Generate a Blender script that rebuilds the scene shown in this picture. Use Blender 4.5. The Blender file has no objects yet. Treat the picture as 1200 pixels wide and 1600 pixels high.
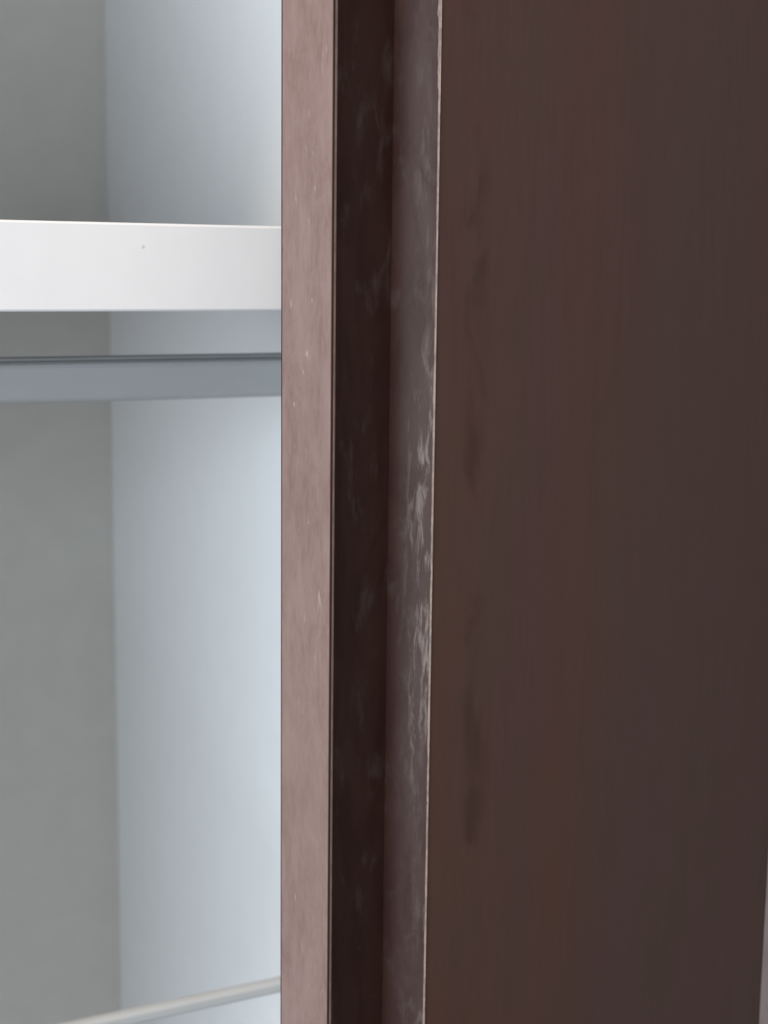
import bpy, bmesh, math, random
from mathutils import Matrix, Vector
sc = bpy.context.scene
C = sc.collection
H = 1.45                                   # eye height above the floor

# ------------------------------------------------------------ camera
cam_d = bpy.data.cameras.new('camera')
cam_d.sensor_fit = 'AUTO'; cam_d.sensor_width = 36.0
cam_d.lens = 2381.7 / 1600 * 36.0
cam_d.clip_start = 0.02
cam_d.dof.use_dof = True; cam_d.dof.focus_distance = 0.424; cam_d.dof.aperture_fstop = 15.0
cam = bpy.data.objects.new('camera', cam_d); C.objects.link(cam)
R = Matrix(((0.8929953, 0.0612179, -0.4458832),
            (-0.4499125, 0.1473004, -0.8808413),
            (0.0117555, 0.9871955, 0.1590813)))
cam.matrix_world = Matrix.Translation((0, 0, H)) @ R.to_4x4()
sc.camera = cam

# ------------------------------------------------------------ light
w = bpy.data.worlds.new('world'); sc.world = w; w.use_nodes = True
w.node_tree.nodes['Background'].inputs[0].default_value = (0.75, 0.85, 1.0, 1)
w.node_tree.nodes['Background'].inputs[1].default_value = 0.3
sc.view_settings.view_transform = 'Standard'; sc.view_settings.look = 'None'
sc.view_settings.gamma = 1.0; sc.view_settings.use_curve_mapping = False
sc.view_settings.exposure = 0.0

def area(name, loc, target, sx, sy, power, col):
    d = bpy.data.lights.new(name, 'AREA'); d.shape = 'RECTANGLE'; d.size = sx; d.size_y = sy
    d.energy = power; d.color = col
    o = bpy.data.objects.new(name, d); C.objects.link(o); o.location = loc
    o.rotation_euler = (Vector(target) - Vector(loc)).to_track_quat('-Z', 'Z').to_euler()
    return o
# daylight at the side window (left wall) and an added warm fill light below the ceiling
area('window_daylight', (-2.17, -0.45, 1.30), (0, -0.45, 1.30), 1.1, 1.2, 93, (0.82, 0.92, 1.0))
area('warm_fill_light', (-0.12, -0.02, 2.52), (-0.12, -0.02, 0), 0.26, 0.26, 14, (1.0, 0.83, 0.66))

# ------------------------------------------------------------ node helpers
class NT:
    def __init__(s, name):
        s.m = bpy.data.materials.new(name); s.m.use_nodes = True
        s.t = s.m.node_tree; s.b = s.t.nodes['Principled BSDF']
        s.co = s.t.nodes.new('ShaderNodeTexCoord').outputs['Object']
    def n(s, typ, **kw):
        nd = s.t.nodes.new(typ)
        for k, v in kw.items(): setattr(nd, k, v)
        return nd
    def put(s, sock, v):
        if isinstance(v, bpy.types.NodeSocket): s.t.links.new(v, sock)
        else: sock.default_value = v
    def noise(s, scale, sv=(1, 1, 1), detail=4, rough=0.55, dist=0.0, off=(0, 0, 0)):
        mp = s.n('ShaderNodeMapping'); s.put(mp.inputs['Vector'], s.co)
        mp.inputs['Scale'].default_value = sv; mp.inputs['Location'].default_value = off
        nz = s.n('ShaderNodeTexNoise'); s.put(nz.inputs['Vector'], mp.outputs[0])
        nz.inputs['Scale'].default_value = scale; nz.inputs['Detail'].default_value = detail
        nz.inputs['Roughness'].default_value = rough; nz.inputs['Distortion'].default_value = dist
        return nz.outputs['Fac']
    def rng(s, v, a, b, c=0.0, d=1.0, smooth=True):
        r = s.n('ShaderNodeMapRange'); r.interpolation_type = 'SMOOTHSTEP' if smooth else 'LINEAR'
        s.put(r.inputs[0], v)
        for i, q in enumerate((a, b, c, d)): r.inputs[1 + i].default_value = q
        return r.outputs[0]
    def math(s, op, a, b=0.0):
        r = s.n('ShaderNodeMath', operation=op); s.put(r.inputs[0], a); s.put(r.inputs[1], b)
        return r.outputs[0]
    def mix(s, f, a, b, mode='MIX'):
        r = s.n('ShaderNodeMix', data_type='RGBA', blend_type=mode)
        s.put(r.inputs['Factor'], f)
        s.put(r.inputs['A'], a if isinstance(a, bpy.types.NodeSocket) else (*a, 1))
        s.put(r.inputs['B'], b if isinstance(b, bpy.types.NodeSocket) else (*b, 1))
        return r.outputs['Result']
    def axis(s, i):
        x = s.n('ShaderNodeSeparateXYZ'); s.put(x.inputs[0], s.co); return x.outputs[i]
    def spot(s, p, r, sv=(1, 1, 1)):
        mp = s.n('ShaderNodeMapping'); mp.vector_type = 'POINT'
        mp.inputs['Location'].default_value = tuple(-a * b for a, b in zip(p, sv)); mp.inputs['Scale'].default_value = sv
        s.put(mp.inputs['Vector'], s.co)
        l = s.n('ShaderNodeVectorMath', operation='LENGTH'); s.put(l.inputs[0], mp.outputs[0])
        return s.rng(l.outputs['Value'], r * 0.4, r, 1.0, 0.0)
    def bump(s, h, strength, dist):
        b = s.n('ShaderNodeBump'); b.inputs['Strength'].default_value = strength; b.inputs['Distance'].default_value = dist
        s.put(b.inputs['Height'], h); s.put(s.b.inputs['Normal'], b.outputs[0])
    def out(s, col, rough=0.5, spec=0.5):
        s.put(s.b.inputs['Base Color'], col if isinstance(col, bpy.types.NodeSocket) else (*col, 1))
        s.put(s.b.inputs['Roughness'], rough); s.b.inputs['Specular IOR Level'].default_value = spec
        return s.m

def lin(r, g, b):
    f = lambda c: (c / 255 / 12.92) if c / 255 <= 0.04045 else ((c / 255 + 0.055) / 1.055) ** 2.4
    return (f(r), f(g), f(b))

def plain(name, col, rough=0.6, spec=0.4, grain=0.03, scale=60, dots=()):
    m = NT(name); nz = m.noise(scale, detail=3)
    c = m.mix(m.rng(nz, 0.3, 0.7, 0, 1), tuple(x * (1 - grain) for x in col), tuple(min(1, x * (1 + grain)) for x in col))
    for p, r in dots: c = m.mix(m.math('MULTIPLY', m.spot(p, r), 0.45), c, (0.25, 0.25, 0.26))
    return m.out(c, rough, spec)

# white melamine of the interior
M_white = plain('white_melamine', (0.66, 0.66, 0.665), 0.5, 0.3, 0.01)
M_board = plain('shade_toned_back_board', (0.56, 0.54, 0.515), 0.6, 0.25, 0.02)  # toned darker than the side panels to imitate shade at the back
M_shelf = plain('white_shelf_laminate', (0.76, 0.765, 0.80), 0.45, 0.4, 0.01, dots=[((0.1485, 0.460, 1.4550), 0.0007)])
M_rail = plain('pale_grey_rail', (0.37, 0.375, 0.385), 0.5, 0.3, 0.01)
M_rail2 = plain('light_grey_rail', (0.44, 0.45, 0.46), 0.5, 0.3, 0.01)
M_floor = plain('oak_floor', (0.19, 0.145, 0.11), 0.5, 0.4, 0.15, 8)
M_wall = plain('painted_plaster', (0.62, 0.62, 0.60), 0.8, 0.2)

# dark brown foil of the door front
def m_panel():
    m = NT('dark_brown_wood_foil')
    x, z = m.axis(0), m.axis(2)
    broad = m.noise(26, (1.0, 1.0, 0.06), 3, 0.5, 0.6)          # soft wide vertical bands
    mid = m.noise(90, (1.0, 1.0, 0.05), 4, 0.6, 0.8, (3, 0, 1))
    fine = m.noise(620, (1.0, 1.0, 0.10), 3, 0.6)
    blot = m.noise(24, (1.0, 1.0, 0.25), 3, 0.6, 0.4, (7, 0, 2))
    c = m.mix(m.rng(broad, 0.36, 0.64), BROWN_A, BROWN_B)
    c = m.mix(m.math('MULTIPLY', m.rng(blot, 0.40, 0.66), 0.75), c, BROWN_C)
    c = m.mix(m.math('MULTIPLY', m.rng(mid, 0.52, 0.76), 0.28), c, tuple(v * 0.62 for v in BROWN_A))
    c = m.mix(m.math('MULTIPLY', m.rng(m.math('ADD', x, m.math('MULTIPLY', m.math('SUBTRACT', broad, 0.5), 0.08)), 0.225, 0.315), 0.65), c, BROWN_D)
    # a darker grain figure running down near the grip
    d = m.math('ADD', x, m.math('MULTIPLY', m.math('SUBTRACT', m.noise(14, (0.1, 0.1, 1.0), 3, 0.6), 0.5), 0.022))
    fig = m.math('MULTIPLY', m.rng(d, 0.2165, 0.2205, 0, 1), m.rng(d, 0.2215, 0.2285, 1, 0))
    fig = m.math('MULTIPLY', fig, m.rng(m.noise(60, (1, 1, 0.35), 4, 0.65, 0.5, (1, 5, 2)), 0.42, 0.62))
    c = m.mix(m.math('MULTIPLY', fig, 0.6), c, tuple(v * 0.5 for v in BROWN_A))
    c = m.mix(m.math('MULTIPLY', m.rng(fine, 0.35, 0.65), 0.09), c, tuple(v * 1.6 for v in BROWN_B))
    m.bump(fine, 0.12, 0.0004)
    return m.out(c, m.rng(broad, 0.3, 0.7, 0.5, 0.62), 0.2)
BROWN_A = (0.066, 0.031, 0.024); BROWN_B = (0.062, 0.030, 0.028); BROWN_C = (0.058, 0.034, 0.027); BROWN_D = (0.050, 0.035, 0.031)
M_panel = m_panel()

def m_edge():
    m = NT('dusty_rose_brown_edge_band')
    a = m.noise(70, (1, 1, 0.45), 5, 0.65, 0.5)
    f = m.noise(420, (1, 1, 0.45), 5, 0.75)
    fl = m.noise(330, (1, 1, 0.45), 2, 0.5, 0.6, (4, 4, 4))
    fz = m.noise(25, (1, 1, 0.8), 2, 0.5, 0, (9, 1, 3))
    c = m.mix(m.rng(a, 0.3, 0.7), (0.166, 0.101, 0.088), (0.222, 0.147, 0.129))
    c = m.mix(m.math('MULTIPLY', m.rng(f, 0.35, 0.65), 0.45), c, (0.240, 0.165, 0.148))
    k = m.math('MULTIPLY', m.rng(fl, 0.63, 0.75), m.rng(fz, 0.50, 0.64))
    c = m.mix(m.math('MULTIPLY', k, 0.45), c, (0.38, 0.31, 0.28))
    z = H
    for (y, dz, r, sv) in ((0.3966, -0.0247, 0.0011, (1, 1.3, 0.8)), (0.3910, -0.0948, 0.0006, (1, 1, 1)),
                           (0.4056, -0.0398, 0.0009, (1, 1, 0.7)), (0.3932, -0.0097, 0.0008, (1, 1, 0.6)),
                           (0.4081, -0.0110, 0.0009, (1, 1.2, 0.4)), (0.3985, 0.0040, 0.0006, (1, 1, 0.5)),
                           (0.4040, -0.1900, 0.0008, (1, 1, 0.4)), (0.3990, -0.0300, 0.0008, (1, 1.2, 0.5))):
        p = (0.1752, y, z + dz)
        c = m.mix(m.math('MULTIPLY', m.spot(p, r, sv), 0.85), c, (0.42, 0.30, 0.28))
    m.bump(m.math('ADD', a, m.math('MULTIPLY', f, 0.5)), 0.15, 0.0006)
    return m.out(c, 0.6, 0.35)
M_edge = m_edge()

def m_groove():
    m = NT('worn_shade_toned_foil_in_grip')
    x = m.axis(0)
    a = m.noise(85, (1, 1, 0.35), 5, 0.65, 0.7)
    s = m.noise(330, (1, 1, 0.20), 4, 0.66, 0.4, (2, 3, 1))
    zone = m.noise(16, (0.2, 0.2, 1), 2, 0.5, 0, (5, 2, 8))
    c = m.mix(m.rng(a, 0.34, 0.66), (0.029, 0.0110, 0.009), (0.040, 0.018, 0.015))  # base darkened below the panel brown to imitate shade inside the groove
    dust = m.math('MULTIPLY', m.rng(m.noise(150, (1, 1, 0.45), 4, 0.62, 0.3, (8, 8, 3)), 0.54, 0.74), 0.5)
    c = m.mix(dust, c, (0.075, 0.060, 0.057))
    # rubbed patches near the outer arris of the cove
    near = m.rng(x, 0.2010, 0.2078, 0, 1)
    rub = m.math('MULTIPLY', m.math('MULTIPLY', near, m.rng(s, 0.50, 0.70)), m.math('MULTIPLY', m.rng(zone, 0.34, 0.56, 0.2, 1), m.math('MULTIPLY', m.rng(m.axis(2), H - .17, H - .12, 0.35, 1), m.rng(m.axis(2), H - .05, H - .015, 1, 0.3))))
    c = m.mix(m.math('MULTIPLY', m.math('MULTIPLY', m.rng(x, 0.1985, 0.2065), m.rng(a, 0.25, 0.7, 0.25, 1)), 0.42), c, (0.060, 0.044, 0.041))  # cove painted lighter towards the arris, as if catching the light
    c = m.mix(m.math('MULTIPLY', rub, 0.75), c, (0.19, 0.155, 0.142))
    m.bump(s, 0.15, 0.0005)
    return m.out(c, 0.55, 0.16)
M_groove = m_groove()
M_worn = plain('rubbed_bare_arris', (0.185, 0.135, 0.115), 0.6, 0.3, 0.25, 300)
M_lip = plain('brown_lip_foil', (0.135, 0.088, 0.076), 0.6, 0.3, 0.15, 200)
M_seam = plain('dark_glue_line', (0.03, 0.014, 0.012), 0.7, 0.2)
M_post = plain('greyish_brown_post', (0.125, 0.095, 0.092), 0.6, 0.35, 0.08, 120)
M_rail_shade = plain('rail_top_shade', (0.24, 0.245, 0.25), 0.7, 0.2)  # dark colour standing in for the shadow line on the rail

# ------------------------------------------------------------ mesh helpers
def link(name, bm, mat, parent=None, smooth=False):
    me = bpy.data.meshes.new(name); bmesh.ops.recalc_face_normals(bm, faces=bm.faces[:]); bm.to_mesh(me); bm.free()
    me.materials.append(mat)
    if smooth:
        for p in me.polygons: p.use_smooth = True
    o = bpy.data.objects.new(name, me); C.objects.link(o)
    if parent: o.parent = parent
    return o
def box_bm(x0, x1, y0, y1, z0, z1, bev=0.0, bm=None):
    bm2 = bmesh.new(); bmesh.ops.create_cube(bm2, size=1)
    for v in bm2.verts:
        v.co = Vector(((x0 + x1) / 2 + v.co.x * (x1 - x0), (y0 + y1) / 2 + v.co.y * (y1 - y0), (z0 + z1) / 2 + v.co.z * (z1 - z0)))
    if bev: bmesh.ops.bevel(bm2, geom=bm2.edges[:], offset=bev, segments=2, affect='EDGES', profile=0.5)
    if bm is None: return bm2
    me = bpy.data.meshes.new('t'); bm2.to_mesh(me); bm2.free(); bm.from_mesh(me); bpy.data.meshes.remove(me)
    return bm
def prism_bm(pts, z0, z1):
    bm = bmesh.new()
    a = [bm.verts.new((x, y, z0)) for x, y in pts]; b = [bm.verts.new((x, y, z1)) for x, y in pts]
    n = len(pts)
    for i in range(n): bm.faces.new((a[i], a[(i + 1) % n], b[(i + 1) % n], b[i]))
    bm.faces.new(a[::-1]); bm.faces.new(b)
    return bm
def struct(name, bm, mat, parent=None):
    o = link(name, bm, mat, parent)
    if not parent: o['kind'] = 'structure'
    return o

# ------------------------------------------------------------ the room
struct('floor', box_bm(-2.3, 2.3, -2.6, 1.0, -0.1, 0.0), M_floor)
struct('ceiling', box_bm(-2.3, 2.3, -2.6, 1.0, 2.55, 2.65), M_wall)
struct('wall_back', box_bm(-2.3, 2.3, 0.90, 1.0, 0.0, 2.55), M_wall)
struct('wall_right', box_bm(2.2, 2.3, -2.5, 0.90, 0.0, 2.55), M_wall)
struct('wall_front', box_bm(-2.3, 2.3, -2.6, -2.5, 0.0, 2.55), M_wall)
wl = bmesh.new()                          # left wall round the window opening
WY0, WY1, WZ0, WZ1 = -1.1, 0.2, 0.65, 1.95
box_bm(-2.3, -2.2, -2.5, WY0, 0, 2.55, 0, wl); box_bm(-2.3, -2.2, WY1, 0.90, 0, 2.55, 0, wl)
box_bm(-2.3, -2.2, WY0, WY1, 0, WZ0, 0, wl); box_bm(-2.3, -2.2, WY0, WY1, WZ1, 2.55, 0, wl)
struct('wall_left', wl, M_wall)
wf = bmesh.new()
for (a, b, c, d) in ((WY0, WY0 + .05, WZ0, WZ1), (WY1 - .05, WY1, WZ0, WZ1), (WY0 + .05, WY1 - .05, WZ0, WZ0 + .05), (WY0 + .05, WY1 - .05, WZ1 - .05, WZ1)):
    box_bm(-2.28, -2.22, a, b, c, d, 0, wf)
struct('window_1', wf, M_shelf)

# ------------------------------------------------------------ the wardrobe
def empty(name, loc):
    o = bpy.data.objects.new(name, None); C.objects.link(o); o.location = loc; return o
wd = bpy.data.objects.new('wardrobe', None); C.objects.link(wd)
wd['label'] = 'white-lined wardrobe with a worn dark brown grooved door'; wd['category'] = 'wardrobe'
XL, XR, YF, YB, ZT = -0.62, 0.25, 0.455, 0.838, 1.735
link('back_panel', box_bm(XL - .018, XR + .018, YB, YB + .012, 0.0, ZT), M_board, wd)
link('side_panel', box_bm(XR, XR + .018, YF, YB, 0.0, ZT, .0008), M_white, wd)
link('side_panel', box_bm(XL - .018, XL, YF, YB, 0.0, ZT, .0008), M_white, wd)
link('top_panel', box_bm(XL, XR, YF, YB, ZT - .02, ZT, .0008), M_white, wd)
link('bottom_panel', box_bm(XL, XR, YF, YB, 0.06, 0.08, .0008), M_panel, wd)
link('plinth', box_bm(XL, XR, YF + .03, YF + .048, 0.0, 0.06), M_panel, wd)
sh = link('shelf', box_bm(XL, XR, 0.460, YB, H - 0.0147, H + 0.0123, .0007), M_shelf, wd); sh['label'] = 'thick white shelf'
def oval_rail(name, yc, zc, ht, dp, mat):
    pts = []
    r = dp / 2; s = ht / 2 - r * .55
    bm = bmesh.new(); rings = []
    prof = [(-r, -s), (-r, s)] + [(-r * math.cos(t), s + r * .55 * math.sin(t)) for t in (math.pi * k / 8 for k in range(1, 8))] + [(r, s), (r, -s)] + [(r * math.cos(t), -s - r * .55 * math.sin(t)) for t in (math.pi * k / 8 for k in range(1, 8))]
    for x in (XL, XR): rings.append([bm.verts.new((x, yc + a, zc + b)) for a, b in prof])
    n = len(prof)
    for i in range(n): bm.faces.new((rings[0][i], rings[0][(i + 1) % n], rings[1][(i + 1) % n], rings[1][i]))
    bm.faces.new(rings[0][::-1]); bm.faces.new(rings[1])
    return link(name, bm, mat, wd)
r1 = oval_rail('hanging_rail', 0.526, H - 0.0406, 0.0157, 0.012, M_rail); r1['label'] = 'flat grey rail under the shelf'
shade_strip = link('rail_shade_line', box_bm(XL, XR, 0.5196, 0.5300, H - 0.0333, H - 0.0324, .0002), M_rail_shade, r1); shade_strip['label'] = 'dark shade line along the top of the rail'  # thin dark strip added in place of a shadow above the rail
r2 = oval_rail('lower_rail', 0.523, H - 0.2813, 0.0056, 0.006, M_rail2); r2['label'] = 'thin grey rail low in the wardrobe'

# door: core board with the grip groove worked along its leading edge
ZD0, ZD1 = 0.015, ZT
XE, YD, YE = 0.1758, 0.380, 0.4146        # leading face, front face, back of the door
XA, XC, YC = 0.2081, 0.1988, 0.3900       # arris of the cove, crease
XD = 0.3398; XDL = -0.46
core = prism_bm([(XA, YD), (XD, YD), (XD, YE), (XE + .0006, YE), (XE + .0006, YC + .0035), (XC, YC + .0035), (XA, YC + .0035)], ZD0, ZD1)
door = link('door', core, M_panel, wd); door['label'] = 'dark brown wooden door front'
edge = link('edge_band', box_bm(XE - .0001, XE + .0006, YD + .0006, YE - .0001, ZD0, ZD1), M_edge, door); edge['label'] = 'dusty pinkish brown leading edge'
link('seam', prism_bm([(XE + .0001, YD + .0003), (XE + .0006, YD + .0003), (XE + .0006, YD + .004), (XE + .0001, YD + .004)], ZD0, ZD1), M_seam, door)
bs = link('back_arris', box_bm(XE - .0002, XE + .0006, YE - .0001, YE + .0004, ZD0, ZD1), M_seam, door)
lip = link('lip', box_bm(XE + .0006, XE + .0011, YD, YC + .0035, ZD0, ZD1), M_lip, door); lip['label'] = 'thin pale worn lip'
# groove: sloping near wall then a hollow cove rising to the arris
pr = [(XE + .0011, YD + .0004)]
for i in range(1, 9):
    t = i / 8
    pr.append((XE + .0011 + (XC - XE - .0011) * t, YD + .0004 + (YC - YD - .0004) * (t ** 0.85)))
for i in range(1, 21):
    t = i / 20
    pr.append((XC + (XA - XC) * t, YC + (YD - YC) * (t ** 1.7)))
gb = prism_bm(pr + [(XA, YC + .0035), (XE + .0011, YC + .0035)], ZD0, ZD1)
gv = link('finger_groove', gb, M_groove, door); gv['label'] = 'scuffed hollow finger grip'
# rubbed arris: a ragged pale line of uneven width
random.seed(4)
bm = bmesh.new(); ra, rb, rc = [], [], []
z = H - 0.30; wv = 0.0003
while z < H + 0.16:
    rel = z - H
    k = 1.0 + (7.0 if rel > 0.040 else 0.0) * max(0, random.random() - .45)
    wv = 0.8 * wv + 0.2 * (0.00016 + 0.00022 * random.random() ** 2) * k
    xx = random.uniform(-.00002, .00002)
    ra.append(bm.verts.new((XA - wv + xx, YD + .0007 * wv / .0005 + .00005, z)))
    rb.append(bm.verts.new((XA + .0001 + xx, YD - .00022, z)))
    rc.append(bm.verts.new((XA + .0003 + xx, YD + .0001, z)))
    z += 0.0012
for i in range(len(ra) - 1):
    bm.faces.new((ra[i], rb[i], rb[i + 1], ra[i + 1])); bm.faces.new((rb[i], rc[i], rc[i + 1], rb[i + 1]))
    bm.faces.new((rc[i], ra[i], ra[i + 1], rc[i + 1]))
bm.faces.new((ra[0], rc[0], rb[0])); bm.faces.new((ra[-1], rb[-1], rc[-1]))
wa = link('worn_arris', bm, M_worn, door); wa['label'] = 'pale rubbed line along the grip'
# unseen second door leaf, added to cut the light reaching the interior
light_block_leaf = link('door', box_bm(XL - .018, XDL, 0.418, 0.452, ZD0, ZD1, .001), M_panel, wd)
# post beside the door
link('side_post', box_bm(0.3402, 0.392, 0.340, 0.85, 0.0, ZT, .0015), M_post, wd)
